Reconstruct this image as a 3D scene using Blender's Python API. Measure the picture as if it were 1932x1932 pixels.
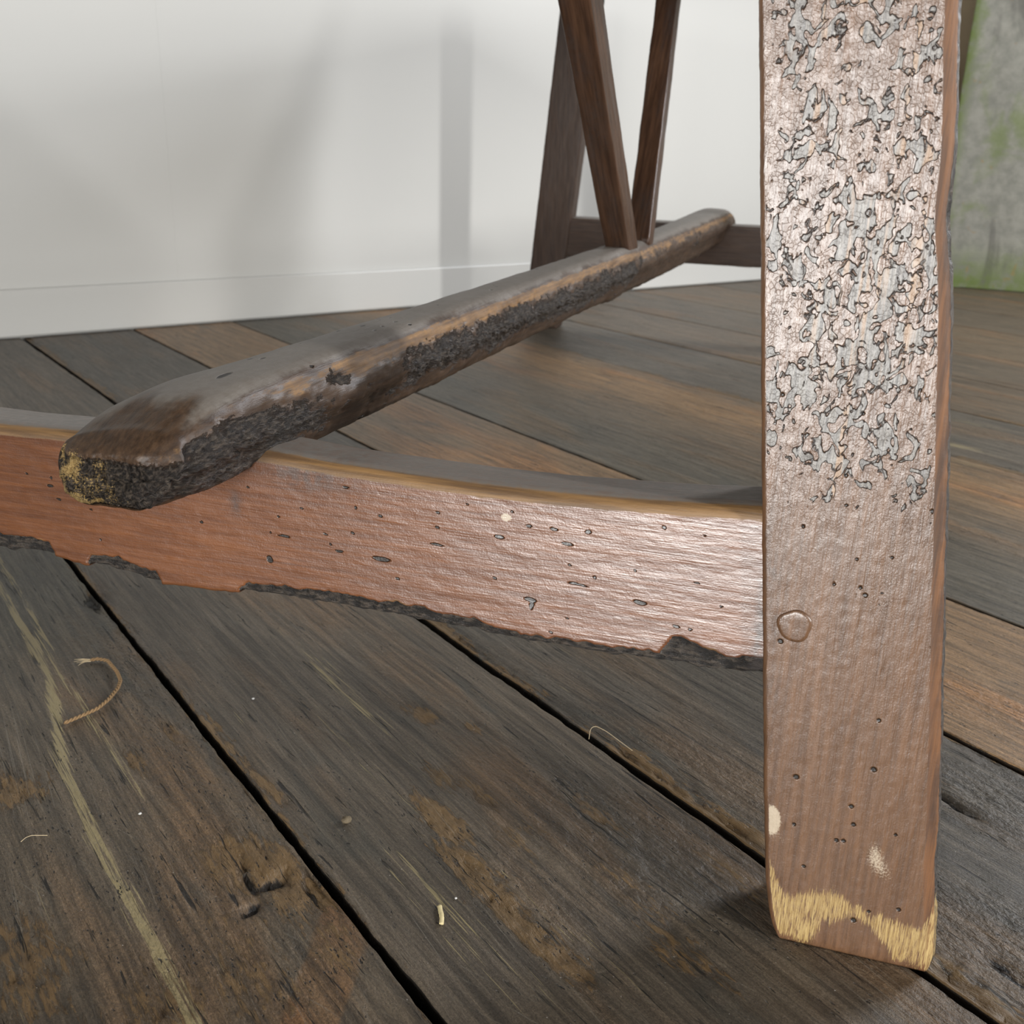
import bpy, math, random
import numpy as np
from mathutils import Matrix, Vector

for _o in list(bpy.data.objects):
    bpy.data.objects.remove(_o, do_unlink=True)
SC = bpy.context.scene
COL = SC.collection

# ------------------------------------------------------------------ camera
CAM_H = 0.43
YAW, PITCH, ROLL = math.radians(37.006), math.radians(-19.989), math.radians(1.711)
def cam_axes():
    cy, sy = math.cos(YAW), math.sin(YAW)
    f = np.array([sy*math.cos(PITCH), cy*math.cos(PITCH), math.sin(PITCH)])
    r = np.array([cy, -sy, 0.0]); u = np.cross(r, f)
    return (math.cos(ROLL)*r + math.sin(ROLL)*u, -math.sin(ROLL)*r + math.cos(ROLL)*u, f)
_r, _u, _f = cam_axes()
cam_d = bpy.data.cameras.new('camera')
cam = bpy.data.objects.new('camera', cam_d); COL.objects.link(cam)
cam.matrix_world = Matrix(((_r[0], _u[0], -_f[0], 0), (_r[1], _u[1], -_f[1], 0), (_r[2], _u[2], -_f[2], CAM_H), (0, 0, 0, 1)))
cam_d.sensor_width = 36.0; cam_d.lens = 36.0*1900/1932
cam_d.clip_start = 0.02
cam_d.dof.use_dof = True; cam_d.dof.focus_distance = 0.62; cam_d.dof.aperture_fstop = 17.0
SC.camera = cam

# ------------------------------------------------------------------ world, daylight, exposure
SC.view_settings.view_transform = 'Standard'; SC.view_settings.look = 'None'
SC.view_settings.gamma = 1.0; SC.view_settings.use_curve_mapping = False
SC.view_settings.exposure = -0.22
W = bpy.data.worlds.new('world'); SC.world = W; W.use_nodes = True
_bg = W.node_tree.nodes['Background']
_bg.inputs['Color'].default_value = (1.0, 0.985, 0.955, 1); _bg.inputs['Strength'].default_value = 0.17

def window_light(name, loc, target, sx, sy, power, color):
    d = bpy.data.lights.new(name, 'AREA'); d.shape = 'RECTANGLE'; d.size = sx; d.size_y = sy
    d.energy = power; d.color = color
    o = bpy.data.objects.new(name, d); COL.objects.link(o)
    o.location = loc
    o.rotation_euler = (Vector(target)-Vector(loc)).to_track_quat('-Z', 'Y').to_euler()
    return o
window_light('window_daylight_left', (-2.35, -1.45, 0.58), (0.5, 0.4, 0.28), 0.9, 1.1, 134, (1.0, 0.985, 0.96))
window_light('window_daylight_behind', (1.6, -2.95, 1.45), (1.58, 2.42, 0.3), 0.19, 1.6, 150, (1.0, 0.99, 0.97))
window_light('window_daylight_right', (3.6, 0.2, 1.9), (0.9, 0.6, 0.2), 0.85, 0.9, 115, (0.92, 0.95, 1.0))

# ------------------------------------------------------------------ noise
def _hash(i, j, k, seed):
    h = (i*73856093) ^ (j*19349663) ^ (k*83492791) ^ (seed*2654435761)
    h &= 0xFFFFFFFF
    h = ((h ^ (h >> 16))*0x45d9f3b) & 0xFFFFFFFF
    h = ((h ^ (h >> 16))*0x45d9f3b) & 0xFFFFFFFF
    h = h ^ (h >> 16)
    return (h & 0xFFFFFF)/float(0xFFFFFF)
def vnoise(P, seed=0):
    P = np.asarray(P, float); I = np.floor(P).astype(np.int64); Fr = P-I; Fr = Fr*Fr*(3-2*Fr)
    out = 0
    for a in (0, 1):
        wa = Fr[..., 0] if a else 1-Fr[..., 0]
        for b in (0, 1):
            wb = Fr[..., 1] if b else 1-Fr[..., 1]
            for c in (0, 1):
                wc = Fr[..., 2] if c else 1-Fr[..., 2]
                out = out + wa*wb*wc*_hash(I[..., 0]+a, I[..., 1]+b, I[..., 2]+c, seed)
    return out
def fbm(P, octv=3, seed=0):
    P = np.asarray(P, float); s = 0; a = 1.0; t = 0
    for o in range(octv):
        s = s+a*vnoise(P*(2.03**o), seed+o*17); t += a; a *= 0.5
    return s/t
def n1(t, freq, seed, octv=3):
    t = np.asarray(t, float); z = np.zeros_like(t)
    return fbm(np.stack([t*freq, z+seed*3.7, z+0.5], -1), octv, seed)-0.5
def sstep(a, b, x):
    t = np.clip((x-a)/(b-a), 0, 1); return t*t*(3-2*t)

# ------------------------------------------------------------------ mesh helpers
def link(name, me, parent=None, mat=None):
    o = bpy.data.objects.new(name, me); COL.objects.link(o)
    if parent is not None: o.parent = parent
    if mat is not None and not me.materials: me.materials.append(mat)
    return o
def tag(o, label=None, cat=None, group=None, kind=None):
    if label: o['label'] = label
    if cat: o['category'] = cat
    if group: o['group'] = group
    if kind: o['kind'] = kind
    return o
def mesh(name, V, Fq, Ft=(), attrs=None, smooth=True):
    """V (n,3); Fq list/array of quads; Ft of triangles"""
    me = bpy.data.meshes.new(name)
    V = np.asarray(V, np.float32); Fq = np.asarray(Fq, np.int32).reshape(-1, 4); Ft = np.asarray(Ft, np.int32).reshape(-1, 3)
    nl = Fq.size+Ft.size; nf = len(Fq)+len(Ft)
    me.vertices.add(len(V)); me.vertices.foreach_set('co', V.ravel())
    me.loops.add(nl); me.loops.foreach_set('vertex_index', np.concatenate([Fq.ravel(), Ft.ravel()]))
    me.polygons.add(nf)
    me.polygons.foreach_set('loop_start', np.concatenate([np.arange(len(Fq))*4, len(Fq)*4+np.arange(len(Ft))*3]).astype(np.int32))
    me.polygons.foreach_set('loop_total', np.concatenate([np.full(len(Fq), 4), np.full(len(Ft), 3)]).astype(np.int32))
    me.polygons.foreach_set('use_smooth', np.full(nf, smooth))
    for k, a in (attrs or {}).items():
        a = np.asarray(a, np.float32)
        if a.shape[-1] == 3:
            at = me.attributes.new(k, 'FLOAT_VECTOR', 'POINT'); at.data.foreach_set('vector', a.ravel())
        else:
            at = me.attributes.new(k, 'FLOAT_COLOR', 'POINT'); at.data.foreach_set('color', a.ravel())
    me.update(calc_edges=True)
    return me
def grid_normals(X):
    dr = np.gradient(X, axis=0)
    dc = (np.roll(X, -1, 1)-np.roll(X, 1, 1))
    N = np.cross(dr, dc); N /= np.linalg.norm(N, axis=-1, keepdims=True)+1e-12
    c = X.mean(1, keepdims=True)
    if ((X-c)*N).sum() < 0: N = -N
    return N
def loft(name, X, attrs=None, caps=(True, True), smooth=True):
    """closed rings X (R,M,3) joined into one skin"""
    R, M = X.shape[:2]
    idx = np.arange(R*M).reshape(R, M); nx = np.roll(idx, -1, 1)
    Fq = np.stack([idx[:-1], nx[:-1], nx[1:], idx[1:]], -1).reshape(-1, 4)
    V = X.reshape(-1, 3); A = {k: a.reshape(R*M, -1) for k, a in (attrs or {}).items()}
    tris = []
    for e, row in ((0, 0), (1, R-1)):
        if not caps[e]: continue
        ci = len(V); V = np.vstack([V, X[row].mean(0)[None]])
        for k in A: A[k] = np.vstack([A[k], A[k][idx[row]].mean(0)[None]])
        a, b = idx[row], nx[row]
        t = np.stack([b, a, np.full(M, ci)], -1) if e == 0 else np.stack([a, b, np.full(M, ci)], -1)
        tris.append(t)
    Ft = np.vstack(tris) if tris else np.zeros((0, 3), int)
    # orient outward
    def vol(F): 
        p = V[F]; return np.einsum('ij,ij->i', p[:, 0], np.cross(p[:, 1], p[:, 2])).sum()
    s = vol(Fq[:, [0, 1, 2]])+vol(Fq[:, [0, 2, 3]])+vol(Ft)
    if s < 0: Fq = Fq[:, ::-1]; Ft = Ft[:, ::-1]
    return mesh(name, V, Fq, Ft, A, smooth)
def rect_section(nf, ns, nb, nc, r=(.003, .003, .003, .003)):
    """perimeter of a rounded board section: front (fn=0) fa 1->0, side, back, side. r = fl, fr, br, bl.
       returns fa, fn (0..1) and ra, rn (metres, added)"""
    fa, fn, ra, rn, face = [], [], [], [], []
    def seg(n, a0, n0, ra0, rn0, a1, n1_, ra1, rn1, fc):
        for t in np.linspace(0, 1, n, endpoint=False):
            fa.append(a0+(a1-a0)*t); fn.append(n0+(n1_-n0)*t); ra.append(ra0+(ra1-ra0)*t); rn.append(rn0+(rn1-rn0)*t); face.append(fc)
    def arc(a, n, rad, sa, sn, th0, th1, fc):
        for t in np.linspace(0, 1, nc, endpoint=False):
            th = th0+(th1-th0)*t
            fa.append(a); fn.append(n); ra.append(sa*rad*(1-math.cos(th) if False else 1)-sa*rad*math.cos(th)); rn.append(-sn*rad+sn*rad*math.sin(th)); face.append(fc)
    fl, fr, br, bl = r
    # a=1 is the 'left' end of the front, a=0 the right end; n=0 front, n=1 back (rn negative = inwards from the front)
    seg(nf, 1, 0, -fl, 0, 0, 0, fr, 0, 0)
    H = math.pi/2
    for t in np.linspace(0, 1, nc, endpoint=False):
        th = H*t; fa.append(0); fn.append(0); ra.append(fr-fr*math.sin(th)); rn.append(-fr+fr*math.cos(th)); face.append(1)
    seg(ns, 0, 0, 0, -fr, 0, 1, 0, br, 2)
    for t in np.linspace(0, 1, nc, endpoint=False):
        th = H*t; fa.append(0); fn.append(1); ra.append(br-br*math.cos(th)); rn.append(br-br*math.sin(th)); face.append(3)
    seg(nb, 0, 1, br, 0, 1, 1, -bl, 0, 4)
    for t in np.linspace(0, 1, nc, endpoint=False):
        th = H*t; fa.append(1); fn.append(1); ra.append(-bl+bl*math.sin(th)); rn.append(bl-bl*math.cos(th)); face.append(5)
    seg(ns, 1, 1, 0, bl, 1, 0, 0, -fl, 6)
    for t in np.linspace(0, 1, nc, endpoint=False):
        th = H*t; fa.append(1); fn.append(0); ra.append(-fl+fl*math.cos(th)); rn.append(-fl+fl*math.sin(th)); face.append(7)
    return [np.array(v) for v in (fa, fn, ra, rn, face)]
def tube(pts, rad, n=8):
    pts = np.asarray(pts, float); T = np.gradient(pts, axis=0); T /= np.linalg.norm(T, axis=1, keepdims=True)
    up = np.array([0.13, 0.21, 1.0]); A = np.cross(T, up); A /= np.linalg.norm(A, axis=1, keepdims=True); B = np.cross(T, A)
    rad = np.broadcast_to(rad, (len(pts),))
    th = np.linspace(0, 2*np.pi, n, endpoint=False)
    return pts[:, None]+rad[:, None, None]*(np.cos(th)[None, :, None]*A[:, None]+np.sin(th)[None, :, None]*B[:, None])
def smooth_path(P, n):
    P = np.asarray(P, float); d = np.r_[0, np.cumsum(np.linalg.norm(np.diff(P, axis=0), axis=1))]
    t = np.linspace(0, d[-1], n); Q = np.stack([np.interp(t, d, P[:, i]) for i in range(P.shape[1])], -1)
    k = max(3, n//(len(P)*2)) | 1; ker = np.hanning(k+2)[1:-1]; ker /= ker.sum()
    for _ in range(2):
        Qp = np.vstack([np.repeat(Q[:1], k//2, 0), Q, np.repeat(Q[-1:], k//2, 0)])
        Q2 = np.stack([np.convolve(Qp[:, i], ker, 'valid') for i in range(Q.shape[1])], -1); Q2[0] = Q[0]; Q2[-1] = Q[-1]; Q = Q2
    return Q

# ------------------------------------------------------------------ node helper
class NT:
    def __init__(s, name):
        s.m = bpy.data.materials.new(name); s.m.use_nodes = True; s.t = s.m.node_tree; s.t.nodes.clear()
        s.out = s.t.nodes.new('ShaderNodeOutputMaterial'); s.p = s.t.nodes.new('ShaderNodeBsdfPrincipled')
        s.t.links.new(s.p.outputs[0], s.out.inputs[0])
    def N(s, ty, **kw):
        n = s.t.nodes.new(ty)
        for k, v in kw.items(): setattr(n, k, v)
        return n
    def put(s, sock, v):
        if v is None: return
        if isinstance(v, bpy.types.NodeSocket): s.t.links.new(v, sock)
        elif isinstance(v, (tuple, list)) and sock.type == 'RGBA' and len(v) == 3: sock.default_value = (*v, 1)
        else: sock.default_value = v
    def attr(s, name):
        return s.N('ShaderNodeAttribute', attribute_name=name)
    def mul(s, v, xyz):
        n = s.N('ShaderNodeVectorMath', operation='MULTIPLY'); s.put(n.inputs[0], v); n.inputs[1].default_value = xyz; return n.outputs[0]
    def vadd(s, a, b):
        n = s.N('ShaderNodeVectorMath', operation='ADD'); s.put(n.inputs[0], a); s.put(n.inputs[1], b); return n.outputs[0]
    def noise(s, v, scale=1, detail=3, rough=.55, dist=0, col=False):
        n = s.N('ShaderNodeTexNoise'); s.put(n.inputs['Vector'], v); n.inputs['Scale'].default_value = scale
        n.inputs['Detail'].default_value = detail; n.inputs['Roughness'].default_value = rough; n.inputs['Distortion'].default_value = dist
        return n.outputs['Color' if col else 'Fac']
    def voro(s, v, scale=1, feature='F1', rnd=1.0, out='Distance'):
        n = s.N('ShaderNodeTexVoronoi', feature=feature); s.put(n.inputs['Vector'], v); n.inputs['Scale'].default_value = scale
        n.inputs['Randomness'].default_value = rnd
        return n.outputs[out]
    def m_(s, op, a, b=None, c=None, clamp=False):
        n = s.N('ShaderNodeMath', operation=op, use_clamp=clamp)
        for i, v in enumerate((a, b, c)):
            if v is not None: s.put(n.inputs[i], v)
        return n.outputs[0]
    def ss(s, x, a, b):
        """smooth step from a to b"""
        n = s.N('ShaderNodeMapRange', interpolation_type='SMOOTHSTEP'); s.put(n.inputs['Value'], x)
        if isinstance(a, (int, float)) and isinstance(b, (int, float)) and a > b:
            n.inputs['From Min'].default_value = b; n.inputs['From Max'].default_value = a
            n.inputs['To Min'].default_value = 1; n.inputs['To Max'].default_value = 0
        else:
            s.put(n.inputs['From Min'], a); s.put(n.inputs['From Max'], b)
        return n.outputs[0]
    def mix(s, f, a, b):
        n = s.N('ShaderNodeMix', data_type='RGBA'); s.put(n.inputs[0], f); s.put(n.inputs[6], a); s.put(n.inputs[7], b); return n.outputs[2]
    def mixf(s, f, a, b):
        n = s.N('ShaderNodeMix', data_type='FLOAT'); s.put(n.inputs[0], f); s.put(n.inputs[2], a); s.put(n.inputs[3], b); return n.outputs[0]
    def mulc(s, col, f):
        n = s.N('ShaderNodeMix', data_type='RGBA', blend_type='MULTIPLY'); n.inputs[0].default_value = 1; s.put(n.inputs[6], col); s.put(n.inputs[7], f); return n.outputs[2]
    def sep(s, c):
        n = s.N('ShaderNodeSeparateColor'); s.put(n.inputs[0], c); return n.outputs
    def bump(s, h, normal=None, strength=1.0, dist=1.0):
        n = s.N('ShaderNodeBump'); s.put(n.inputs['Height'], h); n.inputs['Strength'].default_value = strength; n.inputs['Distance'].default_value = dist
        if normal is not None: s.put(n.inputs['Normal'], normal)
        return n.outputs[0]
    def done(s, color=None, rough=None, normal=None, spec=None):
        s.put(s.p.inputs['Base Color'], color); s.put(s.p.inputs['Roughness'], rough); s.put(s.p.inputs['Normal'], normal)
        if spec is not None: s.put(s.p.inputs['Specular IOR Level'], spec)
        return s.m

# ------------------------------------------------------------------ materials
def wood(name, base_a, base_b, rough=.42, spec=.5, ripple=0.0, crackle=False, gloss_noise=.1, och=((.105, .052, .016), (.26, .14, .046)), coat=0.0):
    """painted or varnished old timber. lp = metres along, across, deep.
    mask: R eroded dark wood, G worn ochre, B dust, A holes; mask2: R crackle, G bare yellow, B whitish, A dark stain"""
    k = NT(name)
    lp = k.attr('lp').outputs['Vector']
    am = k.attr('mask'); am2 = k.attr('mask2')
    mR, mG, mB = k.sep(am.outputs['Color'])[:3]; mA = am.outputs['Alpha']
    qR, qG, qB = k.sep(am2.outputs['Color'])[:3]; qA = am2.outputs['Alpha']
    g1 = k.noise(k.mul(lp, (14, 260, 260)), 1, 4, .6)
    g2 = k.noise(k.mul(lp, (60, 1100, 1100)), 1, 3, .6)
    lo = k.noise(k.mul(lp, (9, 22, 22)), 1, 3, .5)
    fine = k.noise(lp, 900, 3, .6)
    med = k.noise(lp, 180, 4, .6)
    def brk(m, amp=.7, n=med):   # noisy mask border
        return k.ss(k.m_('ADD', m, k.m_('MULTIPLY', k.m_('SUBTRACT', n, .5), amp)), .38, .62)
    col = k.mix(k.ss(g1, .3, .7), base_a, base_b)
    col = k.mulc(col, k.mix(lo, (.72, .70, .68), (1.25, 1.25, 1.25)))
    col = k.mulc(col, k.mix(k.ss(g2, .25, .6), (.80, .78, .76), (1.06, 1.06, 1.06)))
    h = k.m_('MULTIPLY', g1, .00022)
    h = k.m_('ADD', h, k.m_('MULTIPLY', fine, .00012))
    if ripple:
        rp = k.noise(k.mul(lp, (24, 520, 520)), 1, 3, .6, .35)
        rp2 = k.noise(k.mul(lp, (120, 260, 260)), 1, 2, .5, .4)
        h = k.m_('ADD', h, k.m_('MULTIPLY', k.m_('ABSOLUTE', k.m_('SUBTRACT', rp, .5)), ripple))
        h = k.m_('ADD', h, k.m_('MULTIPLY', rp2, ripple*.7))
    rg = k.m_('ADD', rough, k.m_('MULTIPLY', k.m_('SUBTRACT', med, .5), gloss_noise*2))
    if crackle:
        warp = k.noise(lp, 95, 2, .5, 0, True)
        wv = k.vadd(lp, k.mul(warp, (.016, .010, .010)))
        vA = k.voro(k.mul(wv, (108, 146, 146)), 1)
        nz = k.noise(k.mul(lp, (104, 138, 138)), 1, 1.8, .45, 1.1)
        F1 = k.m_('ADD', k.m_('MULTIPLY', k.m_('SUBTRACT', .5, nz), 2.3), k.m_('MULTIPLY', k.m_('SUBTRACT', vA, .48), .75))
        loN = k.noise(lp, 48, 2, .5)
        thr = k.m_('ADD', k.m_('SUBTRACT', 1.02, k.m_('MULTIPLY', qR, .96)), k.m_('MULTIPLY', k.m_('SUBTRACT', loN, .5), -.8))
        dd = k.m_('SUBTRACT', F1, thr)
        has = k.ss(qR, .02, .12)
        gap = k.m_('MULTIPLY', k.ss(dd, -.02, .03), has)
        rim = k.m_('MULTIPLY', k.ss(k.m_('ABSOLUTE', dd), .075, .02), has)
        ve = k.voro(k.vadd(lp, k.mul(warp, (.006, .006, .006))), 430, 'DISTANCE_TO_EDGE')
        craze = k.m_('MULTIPLY', k.ss(ve, .07, .01), k.m_('MULTIPLY', k.ss(med, .42, .62), k.ss(qR, .0, .5)))
        stri = k.noise(k.mul(lp, (30, 900, 900)), 1, 3, .6)
        gapc = k.mix(k.ss(stri, .35, .65), (.10, .092, .085), (.245, .225, .20))
        ocst = k.m_('MULTIPLY', k.ss(k.noise(k.mul(lp, (7, 150, 150)), 1, 2, .5), .56, .66), .75)
        gapc = k.mix(ocst, gapc, (.40, .24, .13))
        col = k.mix(gap, col, gapc)
        col = k.mix(k.m_('MULTIPLY', rim, .88), col, (.022, .013, .010))
        col = k.mix(k.m_('MULTIPLY', craze, .22), col, (.05, .03, .025))
        h = k.m_('SUBTRACT', h, k.m_('MULTIPLY', gap, .00055))
        h = k.m_('SUBTRACT', h, k.m_('MULTIPLY', craze, .00009))
        h = k.m_('SUBTRACT', h, k.m_('MULTIPLY', rim, .0003))
        rg = k.m_('ADD', rg, k.m_('MULTIPLY', gap, .10))
    # worn through to ochre wood
    oc = brk(mG, .9, k.noise(k.mul(lp, (70, 320, 320)), 1, 4, .6))
    ochre = k.mix(k.ss(g1, .3, .7), *och)
    col = k.mix(oc, col, ochre); rg = k.mixf(oc, rg, .65)
    # eroded dark wood
    ern = k.noise(k.mul(lp, (150, 420, 420)), 1, 5, .7)
    er = brk(mR, .85, ern)
    ec = k.mix(k.ss(ern, .42, .68), (.009, .007, .006), (.105, .082, .062))
    col = k.mix(er, col, ec)
    h = k.m_('ADD', h, k.m_('MULTIPLY', k.m_('MULTIPLY', er, ern), .0042))
    # bare yellow wood (foot of the leg, lichen on end grain)
    sp = k.noise(k.mul(lp, (95, 1150, 1150)), 1, 5, .7)
    by = k.ss(k.m_('ADD', qG, k.m_('MULTIPLY', k.m_('SUBTRACT', sp, .5), 1.9)), .42, .66)
    col = k.mix(by, col, k.mix(k.ss(g2, .3, .7), (.27, .165, .058), (.50, .355, .145)))
    wh = k.m_('MULTIPLY', k.ss(k.m_('ADD', qB, k.m_('MULTIPLY', k.m_('SUBTRACT', fine, .5), .9)), .40, .75), .7)
    col = k.mix(wh, col, (.64, .54, .40))
    st = k.m_('MULTIPLY', qA, k.ss(med, .25, .6))
    col = k.mix(st, col, (.055, .045, .042))
    # dust on level tops
    du = k.m_('MULTIPLY', k.ss(k.m_('ADD', mB, k.m_('MULTIPLY', k.m_('SUBTRACT', med, .5), .45)), .15, .9), k.mixf(k.ss(med, .3, .7), .78, 1.0))
    col = k.mix(du, col, k.mix(lo, (.135, .118, .10), (.19, .17, .148)))
    rg = k.mixf(du, rg, .55)
    # worm holes and pits
    col = k.mix(k.ss(mA, .35, .6), col, (.014, .010, .008))
    h = k.m_('SUBTRACT', h, k.m_('MULTIPLY', k.ss(mA, .2, .7), .0012))
    rg = k.mixf(er, rg, .42)
    nrm = k.bump(h)
    if coat:
        k.put(k.p.inputs['Coat Weight'], k.m_('MULTIPLY', k.m_('SUBTRACT', 1.0, k.m_('MAXIMUM', er, k.m_('MAXIMUM', oc, du))), coat)); k.p.inputs['Coat Roughness'].default_value = .34; k.p.inputs['Coat IOR'].default_value = 1.6
        k.put(k.p.inputs['Coat Normal'], nrm)
    return k.done(col, rg, nrm, spec)

M_leg = wood('crackled red varnish', (.108, .054, .026), (.176, .090, .044), .34, .8, .00022, True, .1, ((.055, .022, .007), (.18, .072, .020)), .30)
M_rail = wood('red brown paint', (.125, .041, .012), (.190, .067, .020), .37, 1.0, .00030, coat=.8)
M_str = wood('weathered brown timber', (.032, .018, .010), (.072, .041, .022), .47, .4, .0002)
M_dark = wood('dark brown timber', (.034, .020, .014), (.066, .040, .027), .48, .35, .0001)
M_brace = wood('reddish brown timber', (.040, .020, .012), (.090, .046, .026), .40, .5, .0001)

def floor_material():
    k = NT('old floorboards')
    lp = k.attr('lp').outputs['Vector']; tone = k.attr('tone').outputs['Color']
    am = k.attr('mask'); mR, mG, mB = k.sep(am.outputs['Color'])[:3]; mA = am.outputs['Alpha']
    g1 = k.noise(k.mul(lp, (190, 7, 40)), 1, 4, .6, .3)
    g2 = k.noise(k.mul(lp, (620, 26, 60)), 1, 4, .65, .2)
    lo = k.noise(k.mul(lp, (11, 2.6, 5)), 1, 3, .55, .4)
    lo2 = k.noise(k.mul(lp, (24, 7, 5)), 1, 4, .6, .5)
    med = k.noise(k.mul(lp, (290, 62, 40)), 1, 6, .68, .2)
    fine = k.noise(k.mul(lp, (1, .55, 1)), 760, 3, .65)
    col = k.mulc(tone, k.mix(k.ss(g1, .3, .7), (.76, .715, .65), (1.78, 1.63, 1.43)))
    col = k.mulc(col, k.mix(k.ss(g2, .3, .7), (.78, .78, .78), (1.18, 1.17, 1.15)))
    # warm and grey-green drifts
    col = k.mix(k.m_('MULTIPLY', k.ss(lo, .50, .68), .62), col, k.mulc(col, (1.5, 1.12, .78)))
    col = k.mix(k.m_('MULTIPLY', k.ss(lo2, .56, .72), .55), col, (.050, .053, .047))
    col = k.mulc(col, k.mix(k.ss(fine, .2, .8), (.68, .68, .68), (1.34, 1.33, 1.31)))
    grit = k.noise(k.mul(lp, (1, .7, 1)), 1700, 3, .7)
    col = k.mulc(col, k.mix(k.ss(grit, .3, .72), (.70, .70, .70), (1.38, 1.36, 1.32)))
    # worn ochre
    oc = k.ss(k.m_('ADD', mR, k.m_('MULTIPLY', k.m_('SUBTRACT', med, .5), 1.9)), .40, .62)
    col = k.mix(k.m_('MULTIPLY', oc, .85), col, k.mix(g2, (.075, .045, .018), (.225, .138, .058)))
    # pale dried streaks
    sn_ = k.noise(k.mul(lp, (820, 17, 30)), 1, 4, .6, .25)
    pale = k.ss(k.m_('ADD', mB, k.m_('MULTIPLY', k.m_('SUBTRACT', sn_, .5), 2.6)), .46, .72)
    col = k.mix(k.m_('MULTIPLY', pale, .8), col, (.30, .245, .125))
    # scratches along the boards
    rot = k.N('ShaderNodeVectorRotate', rotation_type='Z_AXIS'); k.put(rot.inputs['Vector'], lp); rot.inputs['Angle'].default_value = .10
    sc = k.noise(k.mul(rot.outputs[0], (900, 5, 20)), 1, 2, .5)
    scm = k.m_('MULTIPLY', k.ss(sc, .60, .69), k.ss(k.noise(k.mul(lp, (14, 8, 4)), 1, 2, .5), .42, .60))
    col = k.mix(k.m_('MULTIPLY', scm, .42), col, (.20, .175, .14))
    rot2 = k.N('ShaderNodeVectorRotate', rotation_type='Z_AXIS'); k.put(rot2.inputs['Vector'], lp); rot2.inputs['Angle'].default_value = -.35
    sc2 = k.noise(k.mul(rot2.outputs[0], (700, 26, 20)), 1, 3, .6)
    col = k.mix(k.m_('MULTIPLY', k.m_('MULTIPLY', k.ss(sc2, .60, .74), k.ss(lo2, .62, .40)), .5), col, (.17, .155, .125))
    # dark pits and cracks along the grain
    cr = k.noise(k.mul(lp, (260, 16, 40)), 1, 3, .6, .6)
    crm = k.m_('MULTIPLY', k.ss(cr, .365, .31), k.ss(k.m_('ADD', k.noise(k.mul(lp, (18, 6, 5)), 1, 3, .6), k.m_('MULTIPLY', mA, .4)), .43, .55))
    vp = k.voro(k.mul(k.vadd(lp, k.mul(k.noise(lp, 160, 3, .6, 0, True), (.004, .012, 0))), (420, 125, 120)), 1)
    pt = k.m_('MULTIPLY', k.ss(vp, .24, .12), k.ss(k.m_('ADD', k.noise(k.mul(lp, (75, 34, 9)), 1, 3, .6), k.m_('MULTIPLY', mA, .16)), .56, .64))
    pit = k.m_('MAXIMUM', crm, pt)
    pit = k.m_('MAXIMUM', pit, k.ss(k.m_('ADD', mG, k.m_('MULTIPLY', k.m_('SUBTRACT', med, .5), 1.6)), .45, .66))
    col = k.mix(k.m_('MULTIPLY', pit, .92), col, (.009, .008, .007))
    # pale dust specks
    vs = k.voro(lp, 140)
    spk = k.m_('MULTIPLY', k.ss(vs, .075, .045), k.ss(fine, .5, .6))
    col = k.mix(k.m_('MULTIPLY', spk, .7), col, (.45, .43, .40))
    lump = k.m_('MULTIPLY', k.noise(k.mul(lp, (210, 90, 60)), 1, 4, .6), k.ss(k.m_('ADD', lo, k.m_('MULTIPLY', mA, .3)), .45, .75))
    h = k.m_('ADD', k.m_('MULTIPLY', lump, .0030), k.m_('MULTIPLY', g2, .0006), k.m_('MULTIPLY', g1, .0006))
    h = k.m_('ADD', h, k.m_('MULTIPLY', fine, .00030))
    h = k.m_('ADD', h, k.m_('MULTIPLY', grit, .00022))
    h = k.m_('SUBTRACT', h, k.m_('MULTIPLY', pit, .0018))
    h = k.m_('ADD', h, k.m_('MULTIPLY', k.m_('MULTIPLY', oc, med), .0014))
    rg = k.m_('ADD', .47, k.m_('MULTIPLY', k.m_('SUBTRACT', med, .5), .25))
    return k.done(col, rg, k.bump(h), .45)
M_floor = floor_material()

def plain(name, color, rough, amp=0.0, scale=20, spec=.5, bump=0.0):
    k = NT(name); tc = k.N('ShaderNodeTexCoord').outputs['Object']
    n = k.noise(tc, scale, 4, .6)
    col = k.mulc(color, k.mix(n, (1-amp,)*3, (1+amp,)*3)) if amp else color
    return k.done(col, rough, k.bump(k.m_('MULTIPLY', n, bump)) if bump else None, spec)
M_wall = plain('white satin wall paint', (.575, .572, .548), .42, .012, 3, .4, .0006)
M_ceiling = plain('white ceiling paint', (.8, .8, .78), .8, .02, 3)
M_sub = plain('black dust under the boards', (.006, .006, .006), .95, .3, 30)
M_right = plain('brown plaster', (.30, .235, .15), .8, .2, 6, .3, .002)
M_twine = plain('jute twine', (.235, .150, .075), .8, .35, 600, .2)
M_fibre = plain('pale fibre', (.50, .40, .25), .6, .15, 300)
M_straw = plain('dry straw', (.62, .52, .28), .6, .25, 400)
M_crumb = plain('brown grit', (.14, .11, .07), .8, .5, 500, .3, .001)
M_lint = plain('white fluff', (.62, .61, .58), .8, .2, 500)

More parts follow.
